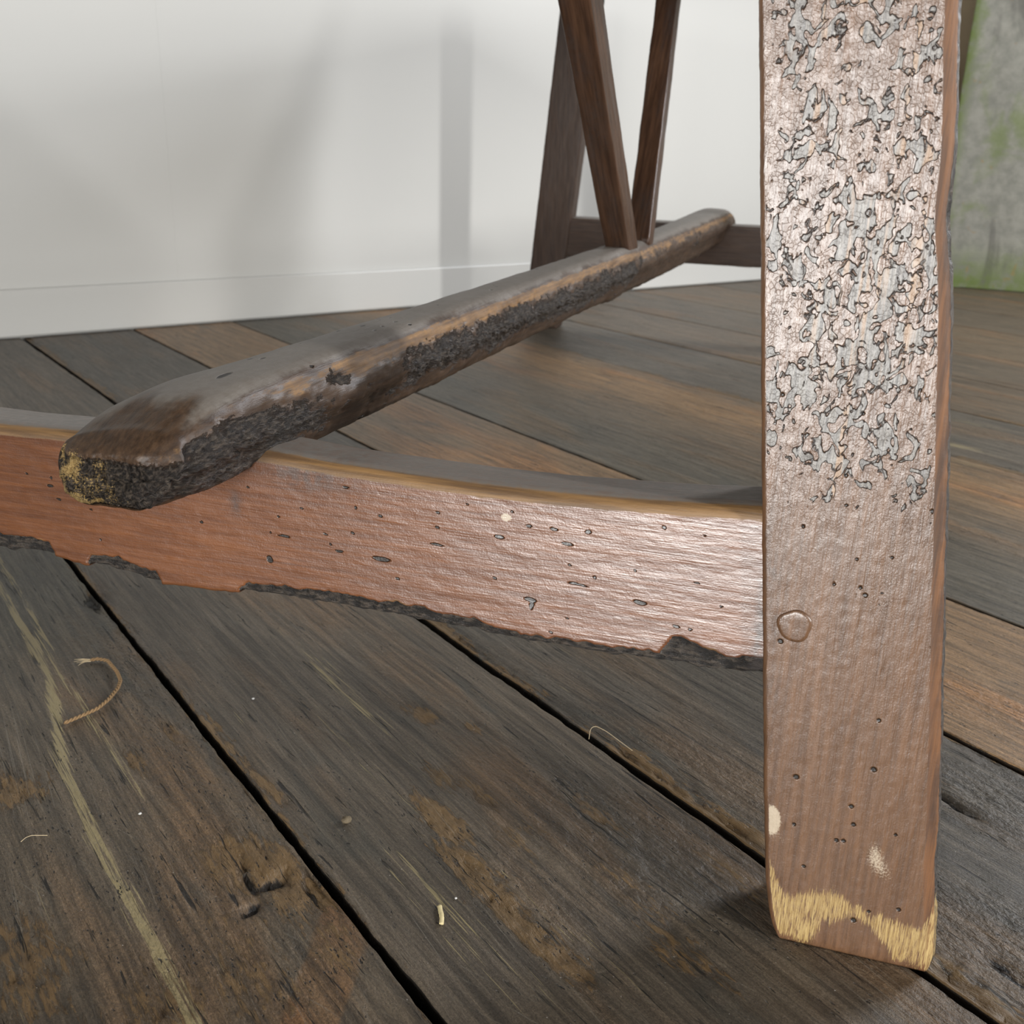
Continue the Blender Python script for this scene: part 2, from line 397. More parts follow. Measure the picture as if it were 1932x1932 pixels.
def slab_material():
    k = NT('mossy weathered zinc'); tc = k.N('ShaderNodeTexCoord').outputs['Object']
    a = k.noise(tc, 5, 5, .6, .4); b = k.noise(tc, 22, 5, .65); c = k.noise(k.mul(tc, (9, 9, 3)), 1, 4, .6, .5)
    col = k.mix(k.ss(b, .3, .7), (.20, .20, .172), (.295, .288, .25))
    col = k.mix(k.m_('MULTIPLY', k.ss(a, .50, .66), .75), col, (.16, .20, .075))
    col = k.mix(k.m_('MULTIPLY', k.ss(c, .58, .72), .7), col, (.10, .095, .085))
    col = k.mix(k.m_('MULTIPLY', k.ss(k.noise(tc, 13, 3, .5, 1.5), .66, .72), .7), col, (.30, .19, .08))
    # moss gathers along the left edge and the foot
    sx = k.N('ShaderNodeSeparateXYZ'); k.put(sx.inputs[0], tc)
    e = k.ss(k.m_('ADD', sx.outputs[0], k.m_('MULTIPLY', b, .05)), .075, .025)
    f = k.ss(k.m_('ADD', sx.outputs[2], k.m_('MULTIPLY', a, .2)), .28, .08)
    col = k.mix(k.m_('MULTIPLY', k.m_('MAXIMUM', e, f), k.ss(b, .25, .6)), col, (.125, .17, .045))
    return k.done(col, .7, k.bump(k.m_('MULTIPLY', b, .002)), .3)
M_slab = slab_material()

# ------------------------------------------------------------------ setting
def box(name, lo, hi, mat, parent=None, bevel=0.0, loc=None):
    lo = np.array(lo, float); hi = np.array(hi, float)
    fa, fn, ra, rn, _ = rect_section(2, 2, 2, 3 if bevel else 1, (max(bevel, 1e-4),)*4)
    x = lo[0]+(hi[0]-lo[0])*fa+ra; z = hi[2]-(hi[2]-lo[2])*fn+rn
    ys = [lo[1], hi[1]] if not bevel else [lo[1], lo[1]+bevel*.3, lo[1]+bevel, hi[1]-bevel, hi[1]-bevel*.3, hi[1]]
    rings = []
    cx, cz = (lo[0]+hi[0])/2, (lo[2]+hi[2])/2
    for i, y in enumerate(ys):
        ins = 0 if not bevel else {0: bevel, 1: bevel*.3, 4: bevel*.3, 5: bevel}.get(i, 0)
        sx = 1-2*ins/(hi[0]-lo[0]); sz = 1-2*ins/(hi[2]-lo[2])
        rings.append(np.stack([cx+(x-cx)*sx, np.full_like(x, y), cz+(z-cz)*sz], -1))
    return link(name, loft(name, np.array(rings), smooth=False), parent, mat)

WALL_Y = 2.4205; ROOM_R = 3.86; ROOM_L = -2.6
floor = box('floor', (ROOM_L, -3.1, -.075), (ROOM_R, WALL_Y+.03, -.032), M_sub)
tag(floor, kind='structure')

JOINTS = [-.50, -.262, -.020, .2178, .4585, .6990, .9405, 1.4360, 1.7200, 2.0000, 2.2850, 2.6400, 2.9600, 3.3000, 3.8550]
TONES = [(.060, .052, .043), (.060, .052, .043), (.066, .057, .046), (.062, .055, .047), (.053, .050, .046), (.150, .102, .060), (.082, .066, .048), (.066, .060, .052), (.078, .062, .046), (.072, .060, .047), (.085, .067, .048), (.07, .058, .045), (.078, .062, .046), (.07, .058, .045)]
GAPS = {3: .0058, 4: .0080, 5: .0050, 6: .0050, 7: .0016, 8: .0045, 9: .0018, 10: .004}
# worn places: x, y, half width, half length, strength, channel (R ochre, G hole, B pale, A pits)
SPOTS = [(.30, .385, .012, .05, .8, 0), (.335, .52, .006, .02, .8, 0), (.345, .49, .005, .03, .7, 0), (.43, .32, .012, .05, .55, 0), (.62, .34, .02, .06, .6, 0), (.36, .30, .015, .04, .6, 0), (.10, .42, .03, .05, .6, 0), (.195, .42, .012, .03, .6, 0),
         (.3692, .600, .009, .016, 1.0, 0), (.3950, .562, .005, .012, .8, 0), (.309, .478, .010, .035, 1.0, 0), (.297, .428, .012, .035, .9, 0), (.2955, .383, .010, .03, 1.0, 0), (.296, .345, .009, .03, 1.0, 0),
         (.2290, .585, .004, .03, .9, 0), (.226, .66, .004, .05, .7, 0), (.195, .498, .017, .040, 1.0, 0), (.180, .52, .02, .03, .8, 0), (.208, .462, .008, .02, .9, 0), (.150, .43, .03, .05, .55, 0), (.05, .50, .03, .06, .6, 0),
         (.0834, .673, .018, .022, .9, 0), (.1644, .665, .006, .02, .8, 0), (.196, .678, .012, .02, .55, 0), (.354, .433, .01, .012, .6, 0), (.400, .422, .012, .035, .65, 0), (.34, .43, .012, .03, .5, 0), (.37, .36, .02, .05, .45, 0),
         (.1885, .488, .007, .0045, 1.0, 1), (.1800, .497, .0025, .013, 1.0, 1), (.2035, .468, .002, .016, .9, 1), (.174, .476, .006, .004, .9, 1), (.2165, .467, .004, .012, .8, 1), (.214, .955, .010, .020, .75, 1),
         (.195, .80, .02, .10, .8, 3), (.19, .62, .025, .12, .9, 3), (.14, .45, .05, .10, 1.0, 3), (.40, .40, .03, .10, .9, 3), (.66, .27, .03, .05, .8, 3), (.09, .62, .05, .1, .6, 3), (.30, .42, .02, .09, .8, 3), (.52, .20, .03, .03, .9, 3), (.497, .186, .003, .011, 1.0, 1), (.62, .30, .003, .02, .9, 1),
         (1.66, .88, .006, .05, .7, 2), (1.50, .80, .01, .05, .8, 2), (1.42, .74, .012, .03, .6, 2), (.335, .66, .008, .10, .5, 2), (.30, .58, .004, .1, .42, 2), (.255, .42, .004, .06, .42, 2), (.27, .40, .006, .07, .45, 2), (.315, .36, .004, .08, .40, 2)]
STREAK = [(.143, 1.20), (.1438, 1.037), (.1424, .959), (.1434, .900), (.1386, .8126), (.1298, .7588), (.1203, .7033), (.1165, .666), (.1144, .6236), (.1138, .5777), (.1144, .5244), (.1136, .4732), (.1142, .4317), (.1136, .36), (.113, .25)]
STREAK2 = [(.162, 1.2), (.1578, 1.1085), (.1559, .9568), (.1484, .8274), (.1493, .7649), (.1513, .666), (.152, .62)]
def plank(i):
    j0, j1 = JOINTS[i], JOINTS[i+1]
    g0, g1 = GAPS.get(i, .003)/2, GAPS.get(i+1, .003)/2
    near = j0 < .95 and j1 > -.05
    st_ = .0035 if near else .012
    ys = np.r_[np.arange(-1.2, .1, .04), np.arange(.1, 1.25 if near else 1.0, st_), np.arange(1.25 if near else 1.0, WALL_Y+.015, .012)]
    nf = max(12, int((j1-j0)/(.0035 if near else .010)))
    fa, fn, ra, rn, face = rect_section(nf, 4, 4, 3, (.0016, .0016, .001, .001))
    R, Mn = len(ys), len(fa)
    e1 = j1-g1+n1(ys, 14, i*2+1)*.004*min(1, g1/.003)+n1(ys, 90, i*2+40, 2)*.0022*min(1, g1/.003)
    e0 = j0+g0+n1(ys, 14, i*2+2)*.004*min(1, g0/.003)+n1(ys, 90, i*2+60, 2)*.0022*min(1, g0/.003)
    lift = (_hash(np.array(i), np.array(3), np.array(5), 9)-.5)*.0012
    Xx = e0[:, None]+(e1-e0)[:, None]*fa[None]+ra[None]
    Yy = np.repeat(ys[:, None], Mn, 1)
    Zz = -.026*fn[None]+rn[None]+np.zeros((R, 1))+lift
    P = np.stack([Xx, Yy, Zz], -1)
    top = (face == 0)[None]
    dL = Xx-e0[:, None]; dR = e1[:, None]-Xx
    mask = np.zeros((R, Mn, 4))
    wx = Xx+(fbm(np.stack([Xx*60, Yy*25, Zz*0+i], -1), 2, 5)-.5)*.012
    wy = Yy+(fbm(np.stack([Xx*60, Yy*25, Zz*0+i+9], -1), 2, 6)-.5)*.02
    for (sx, sy, hw, hl, s_, ch) in SPOTS:
        if sx < j0-.03 or sx > j1+.03: continue
        q = ((wx-sx)/hw)**2+((wy-sy)/hl)**2
        mask[..., ch] = np.maximum(mask[..., ch], s_*np.exp(-q*.7))
    if i in (2,):
        for path, w_, s_ in ((STREAK, .0050, .90), (STREAK2, .0034, .70)):
            pp = np.array(path)[::-1]
            cx = np.interp(ys, pp[:, 1], pp[:, 0])+n1(ys, 40, 77)*.003
            q = (Xx-cx[:, None])/(w_*(1+1.2*n1(ys, 25, 31))[:, None]); lim = sstep(path[-1][1]-.04, path[-1][1]+.02, Yy)
            mask[..., 2] = np.maximum(mask[..., 2], s_*np.exp(-q*q)*lim)
    # worn edges
    ew = {3: (.006, .8, .0, 0), 4: (.016, 1.0, .004, .5), 5: (.006, .6, .004, .4), 7: (.02, .8, .004, .3), 8: (.03, .7, .004, .3)}.get(i, (.004, .5, .004, .4))
    w0 = ew[0]*(1+1.4*n1(ys, 7, i+90))[:, None]; w1 = max(ew[2], 1e-4)*(1+1.4*n1(ys, 9, i+95))[:, None]
    mask[..., 0] = np.maximum(mask[..., 0], ew[1]*np.exp(-(dL/w0)**2)*np.clip((.95 if i == 4 else .62)+2.4*n1(ys, 11, i+70), .15, 1)[:, None])
    mask[..., 0] = np.maximum(mask[..., 0], ew[3]*np.exp(-(dR/w1)**2))
    if i == 4:
        P[..., 2] -= top*.0035*np.exp(-(dL/.010)**2)
    mask[..., 1] = np.maximum(mask[..., 1], np.isin(face, (2, 3, 5, 6))[None]*1.0)
    # relief
    und = (fbm(np.stack([Xx*18, Yy*3, Xx*0+i], -1), 2, 11)-.5)*.0016
    rgh = (fbm(np.stack([Xx*230, Yy*45, Xx*0+i], -1), 2, 12)-.5)*.0008
    P[..., 2] += top*(und+rgh*(1+2*mask[..., 0]+2*mask[..., 3]))
    P[..., 2] -= top*(mask[..., 1]*.006*(.4+1.2*fbm(np.stack([Xx*260, Yy*160, Xx*0], -1), 2, 14))+mask[..., 0]*(.0004+.0022*np.clip(fbm(np.stack([Xx*240, Yy*110, Xx*0], -1), 3, 13)-.42, 0, 1)*4*(Yy < .7)))
    tone = np.ones((R, Mn, 4)); tone[..., :3] = TONES[i]
    if i == 2:   # let-in patch at the joint
        ins = sstep(-.0015, .0015, np.minimum((Xx-.2134)-(Yy-.456)*.888, .2196+(Yy-.415)*.94-Xx))
        tone[..., :3] = tone[..., :3]*(1-ins[..., None])+np.array((.088, .060, .037))*ins[..., None]
        gg = sstep(.75, 1.0, Yy)[..., None]*.8
        tone[..., :3] = tone[..., :3]*(1-gg)+np.array((.060, .060, .052))*gg
    if i == 5:
        gg = sstep(.9, 1.3, Yy)[..., None]*sstep(2.0, 1.5, Yy)[..., None]*.55
        tone[..., :3] = tone[..., :3]*(1-gg)+np.array((.075, .062, .047))*gg
    if i == 6:
        gg = (sstep(1.22, 1.02, Xx)*.9)[..., None]
        tone[..., :3] = tone[..., :3]*(1-gg)+np.array((.060, .058, .050))*gg
        gg = (np.exp(-((Xx-1.33)/.09)**2)*.8)[..., None]
        tone[..., :3] = tone[..., :3]*(1-gg)+np.array((.175, .112, .058))*gg
    lp = np.stack([Xx, Yy, Zz*0+i*.37], -1)
    lp[..., 1] += i*3.1; lp[..., 2] += Zz
    o = link('plank', loft('plank', P, {'lp': lp, 'tone': tone, 'mask': mask}), floor, M_floor)
    return o
for i in range(len(JOINTS)-1):
    plank(i)

wall = box('wall_back', (ROOM_L, WALL_Y+.024, -.03), (ROOM_R+.02, WALL_Y+.10, 2.5), M_wall)
tag(wall, kind='structure')
SEAMS = [ROOM_L, -1.58, -.381, .8185, 2.018, 3.218, ROOM_R]
for a, b in zip(SEAMS[:-1], SEAMS[1:]):
    box('wall_panel', (a+.00004, WALL_Y+.012, .0), (b-.00004, WALL_Y+.0235, 2.5), M_wall, wall, .00025)
bb = box('baseboard_back', (ROOM_L, WALL_Y, .003), (ROOM_R-.001, WALL_Y+.0118, .1065), M_wall, None, .0045)
tag(bb, kind='structure')
wr = box('wall_right', (ROOM_R, -3.1, -.03), (ROOM_R+.08, WALL_Y+.02, 2.5), M_right)
tag(wr, kind='structure')

# weathered sheet leaning by the right wall
def slab():
    # bottom edge runs from (3.405, 2.068) towards (3.55, 1.80)
    A = np.array([3.405, 2.068, 0.0]); d = np.array([.145, -.268, 0]); d /= np.linalg.norm(d); nb = np.array([-d[1], d[0], 0])
    if nb[0] < 0: nb = -nb
    fa, fn, ra, rn, face = rect_section(30, 2, 30, 3, (.004, .004, .004, .004))
    rows = np.r_[0.0, .003, np.linspace(.01, 1.24, 60), 1.248, 1.25]
    Lw = .80
    X = []
    for z in rows:
        ins = .003 if z < .002 or z > 1.249 else 0
        a = (1-fa)*Lw-ra*(1-0)
        nn = .022*fn-rn
        X.append(np.stack([a, nn, np.full_like(a, z)], -1))
    X = np.array(X)
    X[..., 1] += (fbm(np.stack([X[..., 0]*5, X[..., 2]*5, X[..., 0]*0], -1), 3, 3)-.5)*.012
    X[..., 0] += (n1(X[..., 2], 12, 8))*.006
    o = link('weathered_sheet', loft('weathered_sheet', X), None, M_slab)
    t = .015
    o.matrix_world = Matrix(((d[0], nb[0], 0, A[0]), (d[1], nb[1], 0, A[1]), (0, 0, 1, .001), (0, 0, 0, 1))) @ Matrix.Rotation(-t, 4, 'X')
    tag(o, 'grey weathered sheet with green moss stains standing on the floor behind the near table leg', 'panel')
slab()

# ------------------------------------------------------------------ trestle table
TABLE = bpy.data.objects.new('trestle_table', None); COL.objects.link(TABLE)
TABLE.location = (.97, 1.0, 0)
tag(TABLE, 'antique reddish-brown trestle table base with splayed legs, low end rails and a long dusty stretcher', 'table')
bpy.context.view_layer.update()
def tpart(name, me, mat, label=None, parent=None):
    o = link(name, me, parent or TABLE, mat)
    o.matrix_parent_inverse = (parent or TABLE).matrix_world.inverted() if parent is None else Matrix.Identity(4)
    if label: o['label'] = label
    return o
AZS = math.radians(54.0)
ST = np.array([math.sin(AZS), math.cos(AZS), 0]); SN = np.array([ST[1], -ST[0], 0])

class Frame:
    """local plane of an end frame: a to the left (seen from outside), b up the tilted plane, n outwards"""
    def __init__(s, P0, az, tilt):
        a = math.radians(az); s.u = np.array([math.sin(a), math.cos(a), 0]); out = np.array([-math.cos(a), math.sin(a), 0])
        t = math.radians(tilt); s.n = out*math.cos(t)+np.array([0, 0, 1])*math.sin(t); s.v = np.cross(s.n, s.u)
        if s.v[2] < 0: s.v = -s.v
        s.P0 = np.array(P0, float)
    def at(s, a, b, n):
        return s.P0+np.asarray(a)[..., None]*s.u+np.asarray(b)[..., None]*s.v+np.asarray(n)[..., None]*s.n
NEAR = Frame((.4578, .2106, 0), -36.5, 4.0)
B_TOP = .766/.9976

def leg_mesh(fr, a0, ka, w0, kw, T, fine, seed, near=False):
    """a0+ka*b is the right edge, w0+kw*b the width"""
    if near:
        bs = np.r_[np.linspace(-.0020, .012, 14), np.arange(.013, .53, .0011), np.arange(.53, B_TOP, .012), B_TOP]
        nf, ns, nb, nc = 130, 24, 12, 12
    else:
        bs = np.r_[np.linspace(-.001, .02, 6), np.arange(.024, B_TOP, .010), B_TOP]; nf, ns, nb, nc = 24, 14, 12, 4
    fa, fn, ra, rn, face = rect_section(nf, ns, nb, nc, (.0028, .0080, .004, .003) if near else (.003, .004, .003, .003))
    R, Mn = len(bs), len(fa)
    aR = a0+ka*bs; aL = aR+w0+kw*bs
    jag = n1(bs, 45, seed)*.0010+n1(bs, 260, seed+1)*.0006
    aR = aR+jag; aL = aL+n1(bs, 50, seed+2)*.0010+n1(bs, 300, seed+3)*.0004
    if near:
        aL = aL-.0075*np.exp(-np.clip(bs+.002, 0, 1)/.010)-.003*np.exp(-np.clip(bs, 0, 1)/.03)
        aR = aR+.006*np.exp(-np.clip(bs+.002, 0, 1)/.007)
        aR = aR+.0022*np.exp(-((bs-.405)/.022)**2)+.001*np.exp(-((bs-.06)/.02)**2)
    A = aR[:, None]+(aL-aR)[:, None]*fa[None]+ra[None]
    Nn = -T*fn[None]+rn[None]+np.zeros((R, 1))
    Bb = np.repeat(bs[:, None], Mn, 1)
    if near:  # bottom edge rounded
        Nn = np.where(fn[None] < .5, np.minimum(Nn, 0-.004*np.exp(-np.clip(Bb+.002, 0, 1)/.0028)), Nn)
    P = fr.at(A, Bb, Nn)
    Nm = grid_normals(P)
    lp = np.stack([Bb, A, Nn], -1)+seed*1.7
    rel = (fbm(np.stack([Bb*60, A*160, Nn*160+seed], -1), 3, seed+5)-.5)*(.0002 if near else .0009)
    mask = np.zeros((R, Mn, 4)); m2 = np.zeros((R, Mn, 4))
    if near:
        front = (face == 0)[None]; rc = np.isin(face, (1,))[None]; lc = np.isin(face, (7, 6))[None]; side = np.isin(face, (2,))[None]
        x = (aL[:, None]-A)/(aL-aR)[:, None]   # 0 left .. 1 right
        # crackle density
        d = sstep(.225, .30, Bb)*(1-.15*sstep(.43, .5, Bb))
        d *= .55+.45*np.exp(-((x-.48)/.40)**4)
        d = np.maximum(d, .62*np.exp(-((x-.66)/.10)**2-((Bb-.228)/.03)**2))
        d = np.maximum(d, .30*sstep(.17, .22, Bb)*sstep(.30, .05, x))
        d += (fbm(np.stack([Bb*26, A*40, Nn*0+2], -1), 3, 50)-.5)*.75*sstep(.2, .26, Bb)
        d *= sstep(.99, .90, x)
        m2[..., 0] = np.clip(d, 0, 1)*front
        # bare yellow foot
        wob = (fbm(np.stack([A*90, Bb*20, Nn*0], -1), 3, 60)-.5)*.018
        top_edge = np.interp(x, [0, .05, .1, .25, .45, .55, .6, .9, .97, 1.0], [.062, .050, .036, .037, .042, .038, .033, .032, .045, .055])
        low_edge = np.interp(x, [0, .2, .27, .33, .6, .66, .75, 1.0], [.003, .004, .010, .022, .022, .016, .004, .002])
        y_ = sstep(-.006, .007, top_edge+wob*.6-Bb)*sstep(-.008, .006, Bb-low_edge+wob*.8)
        y_ = np.maximum(y_*.66, .75*sstep(.94, 1.0, x)*sstep(.085, .04, Bb)*front)
        cream = 1.1*np.exp(-(((x-.03+wob*3.5)/.065)**2+((Bb-.0775+wob*.5)/.0085)**2)**2)
        y_ = np.maximum(y_, .7*sstep(.05, .0, x)*sstep(.075, .05, Bb))
        m2[..., 1] = y_*(front | rc)
        m2[..., 2] = cream*front+.62*np.exp(-((x-.64)/.07)**2-((Bb-.068)/.012)**2)+.4*np.exp(-((x-.10)/.10)**2-((Bb-.066)/.008)**2)+.35*np.exp(-((x-.72)/.08)**2-((Bb-.058)/.008)**2)
        # ochre worn right corner, darkened side
        mask[..., 1] = front*.38*sstep(.40, .47, Bb)*np.clip(.4+2.5*(fbm(np.stack([Bb*30, A*60, Nn*0+3], -1), 2, 90)-.5), 0, 1)+rc*(.75+.8*n1(Bb+A*0, 22, 71)+.45*sstep(.28, .1, Bb))+front*.45*sstep(.955, .99, x)+lc*.30
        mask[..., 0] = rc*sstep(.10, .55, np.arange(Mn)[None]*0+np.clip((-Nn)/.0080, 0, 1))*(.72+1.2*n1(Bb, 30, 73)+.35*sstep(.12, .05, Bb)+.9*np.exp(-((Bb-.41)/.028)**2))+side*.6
        # holes
        rng = np.random.RandomState(4)
        H = [(rng.uniform(.08, .95), rng.uniform(.03, .33), rng.uniform(.0006, .0011)) for _ in range(20)]+[(.19, .107, .0013), (.50, .0955, .0011), (.62, .12, .0013), (.51, .025, .0013), (.42, .073, .001), (.46, .0735, .001), (.77, .038, .001), (.10, .197-.012, .0012)]
        for hx, hb, hr in H:
            q = ((x-hx)*.082/hr)**2+((Bb-hb)/hr)**2
            mask[..., 3] = np.maximum(mask[..., 3], np.exp(-q*.7)*front)
        # long drying cracks
        for hx, b0, b1 in ((.28, .17, .21), (.17, .13, .18), (.39, .15, .235), (.56, .03, .047), (.78, .045, .058), (.255, .185, .20), (.33, .14, .17)):
            cx = hx+n1(Bb[:, 0], 60, int(hx*100))[:, None]*.03
            q = np.exp(-((x-cx)*.082/.00055)**2)*sstep(b0-.006, b0, Bb)*sstep(b1+.006, b1, Bb)
            mask[..., 3] = np.maximum(mask[..., 3], .24*q*front)
        m2[..., 3] = .5*np.exp(-((x-.05)/.05)**2)*sstep(.245, .22, Bb)*sstep(.12, .17, Bb)*np.clip(.5+2*n1(Bb, 40, 81), 0, 1)
        rel += (front*(fbm(np.stack([Bb*260, A*330, Nn*0], -1), 2, 62)-.5)*.00020)
        rel -= mask[..., 0]*(fbm(np.stack([Bb*150, A*150, Nn*150], -1), 3, 63))*.0022
    else:
        mask[..., 2] = 0; mask[..., 1] = .3*np.isin(face, (1, 7))[None]
        m2[..., 3] = .35*(fbm(np.stack([Bb*20, A*60, Nn*40+seed], -1), 2, seed)-.2)
    P = P+Nm*rel[..., None]
    P[..., 2] = np.maximum(P[..., 2], .0012)
    return loft('leg', P, {'lp': lp, 'mask': mask, 'mask2': m2})

LEG_T = .056
near_leg = tpart('leg', leg_mesh(NEAR, -.0075, .134, .0955, -.0135, LEG_T, True, 1, True), M_leg, 'near leg with crackled pinkish-red varnish and yellow worn foot')
# peg head, painted over
def peg():
    th = np.linspace(0, 2*np.pi, 40, endpoint=False); rings = []
    for r, h in ((.0092, -.004), (.0090, .0006), (.0084, .0013), (.0070, .0016), (.003, .0013), (.0006, .0013)):
        rr = r*(1+.05*np.sin(3*th+1)+.03*np.sin(5*th)); rings.append(NEAR.at(.0947+rr*np.cos(th), .1952+rr*np.sin(th), np.full_like(th, h)))
    X = np.array(rings); X += (fbm(X*300, 2, 4)-.5)[..., None]*.0005*NEAR.n
    rel = X-NEAR.P0
    lp = np.stack([rel@NEAR.v, rel@NEAR.u, rel@NEAR.n], -1)+1.7
    z = np.zeros(X.shape[:2]+(4,)); z2 = z.copy(); z2[0, :, 3] = .8; z2[1, :, 3] = .4
    o = link('peg', loft('peg', X, {'lp': lp, 'mask': z, 'mask2': z2}), near_leg, M_leg)
    o.matrix_parent_inverse = Matrix.Identity(4); o['label'] = 'round painted-over peg head'
peg()
# matching leg at the other end of the near rail (outside the frame to the left)
tpart('leg', leg_mesh(NEAR, .80, -.134, .0955, -.0135, LEG_T, False, 3), M_dark)

def rail_mesh(fr, a_lo, a_hi, topf, botf, n_front, T, seed, near):
    as_ = np.arange(a_lo, a_hi, .0011 if near else .008)
    nf, ns, nb, nc = (110, 44, 16, 8) if near else (24, 12, 12, 4)
    # section: 'fa' runs over height (1 top .. 0 bottom), front n=0
    fa, fn, ra, rn, face = rect_section(nf, ns, nb, nc, (.0042, .003, .003, .003) if near else (.003,)*4)
    R, Mn = len(as_), len(fa)
    top, bot = topf(as_), botf(as_)
    Aa = np.repeat(as_[:, None], Mn, 1)
    Bb = bot[:, None]+(top-bot)[:, None]*fa[None]+ra[None]
    Nn = n_front-T*fn[None]+rn[None]+np.zeros((R, 1))
    topm = np.isin(face, (6,))[None]; tfc = np.isin(face, (7,))[None]; front = (face == 0)[None]; botc = np.isin(face, (1,))[None]
    mask = np.zeros((R, Mn, 4)); m2 = mask.copy()
    rel = (fbm(np.stack([Aa*40, Bb*130, Nn*130+seed], -1), 3, seed+5)-.5)*(.0005 if near else .0010)
    if near:
        # top front edge planed to a slope: drop near the front
        fr_d = np.clip((n_front-Nn)/.011, 0, 1)
        Bb = Bb-np.isin(face, (6, 7))[None]*.0034*(1-fr_d)**1.3-front*.0034*fa[None]
        mask[..., 2] = topm*sstep(.25, .75, fr_d)*1.0*(1-.0*Aa)
        mask[..., 1] = (np.isin(face, (6, 7))[None])*sstep(.95, .45, fr_d)*1.0+front*.5*sstep(.0028, 0.0, top[:, None]-.0076-Bb)
        # ragged rotten bottom edge
        h = np.interp(as_, [.105, .112, .128, .150, .158, .165, .176, .19, .215, .24, .262, .285, .30, .315, .34, .37, .40, .428, .433, .49, .494, .52, .543, .547, .572, .577, .62],
                      [.008, .008, .009, .015, .016, .004, .005, .0035, .005, .003, .004, .007, .006, .008, .0075, .007, .006, .005, .0005, .0005, .006, .0085, .006, .0005, .0005, .008, .010])
        h = (h+.0028+n1(as_, 170, 21)*.0050)*(h > .001)
        dch = h[:, None]-(Bb-bot[:, None])
        chip = sstep(-.0006, .0008, dch)*np.isin(face, (0, 1, 2))[None]*(h[:, None] > .0012)
        mask[..., 0] = chip
        rel -= chip*(.0010+.0030*fbm(np.stack([Aa*120, Bb*160, Nn*160], -1), 3, 22))
        mask[..., 1] = np.maximum(mask[..., 1], front*(.35+.9*n1(as_, 60, 66)[:, None])*np.exp(-((dch+.0010)/.0010)**2)*(h[:, None] > .0012))
        # scars and holes: a, b, half length, half height
        rng = np.random.RandomState(8)
        H = [(.2416, .1850, .0035, .0012), (.2405, .1815, .0012, .0025), (.2144, .1985, .0055, .0007), (.1782, .1934, .0035, .0012), (.3348, .1961, .0055, .0013), (.3627, .1971, .003, .0008), (.1685, .2385, .0010, .001), (.2302, .2293, .0022, .0010), (.2105, .2300, .002, .001), (.245, .229, .0018, .0008),
             (.5711, .2124, .0022, .0008), (.5656, .204, .0018, .0006), (.30, .23, .0012, .0007), (.352, .226, .0012, .0008), (.157, .1825, .002, .0009), (.262, .2200, .003, .0011), (.222, .2215, .0035, .0008), (.3, .21, .004, .0007), (.41, .185, .002, .002), (.40, .2015, .004, .0007)]
        H += [(rng.uniform(.115, .60), rng.uniform(.166, .238), rng.uniform(.0006, .0014), rng.uniform(.0005, .0009)) for _ in range(34)]
        wa = Aa+(fbm(np.stack([Aa*300, Bb*300, Nn*0], -1), 2, 33)-.5)*.0016; wb = Bb+(fbm(np.stack([Aa*300, Bb*300, Nn*0+5], -1), 2, 34)-.5)*.0010
        sl = .045   # grain slope
        for ha, hb, hl, hh in H:
            q = ((wa-ha)/hl)**2+((wb-hb-(wa-ha)*sl)/hh)**2
            mask[..., 3] = np.maximum(mask[..., 3], np.exp(-q*q*.6)*front)
        m2[..., 2] = np.maximum(m2[..., 2], 1.0*np.exp(-(((wa-.2585)/.0036)**2+((wb-.2325)/.0026)**2)**2)*front)
        # stained patch beside the stretcher
        m2[..., 3] = np.maximum(.75*np.exp(-((Aa-.385)/.03)**2-((Bb-(top[:, None]-.010))/.010)**2), .7*np.exp(-((Aa-.433)/.004)**2-((Bb-.219)/.007)**2))*front
        m2[..., 3] = np.maximum(m2[..., 3], .8*front*sstep(.118, .112, Aa))
    else:
        m2[..., 3] = .3*(fbm(np.stack([Aa*20, Bb*60, Nn*40+seed], -1), 2, seed)-.2)
        mask[..., 2] = .8*topm
    P = fr.at(Aa, Bb, Nn); Nm = grid_normals(P)
    P = P+Nm*rel[..., None]
    lp = np.stack([Aa, Bb, Nn], -1)+seed*1.3
    return loft('end_rail', P, {'lp': lp, 'mask': mask, 'mask2': m2})
topf = lambda a: np.interp(a, [.10, .1217, .1563, .1849, .2296, .2764, .322, .3696, .4049, .4485, .50, .5537, .6079, .85], [.2508, .2503, .2475, .2459, .2440, .2433, .2440, .2450, .2473, .2498, .2478, .2452, .2435, .245])+.0066
botf = lambda a: np.interp(a, [.10, .1103, .1329, .1477, .1775, .2241, .2729, .3698, .431, .4916, .5196, .5444, .5736, .6173, .85], [.1615, .1613, .1571, .1580, .1571, .1561, .158, .1600, .1583, .1557, .1590, .1599, .1620, .1606, .160])
def botn(a): return botf(a)+n1(a, 120, 23)*.0022+n1(a, 30, 24)*.002
tpart('end_rail', rail_mesh(NEAR, .098, .72, topf, botn, -.0042, .046, 2, True), M_rail, 'near low rail with reddish paint, pale sheen and ragged dark lower edge')

# far end frame: mirrored tilt, leans towards the near frame
class FarFrame(Frame):
    def __init__(s, P0, az, tilt):
        a = math.radians(az); s.u = np.array([math.sin(a), math.cos(a), 0]); inn = np.array([-math.cos(a), math.sin(a), 0])
        t = math.radians(tilt); s.n = inn*math.cos(t)-np.array([0, 0, 1])*math.sin(t); s.v = np.cross(s.n, s.u)
        if s.v[2] < 0: s.v = -s.v
        s.P0 = np.array(P0, float)
FARF = FarFrame(ST*2.455+SN*0.0, -36.0, 4.0)
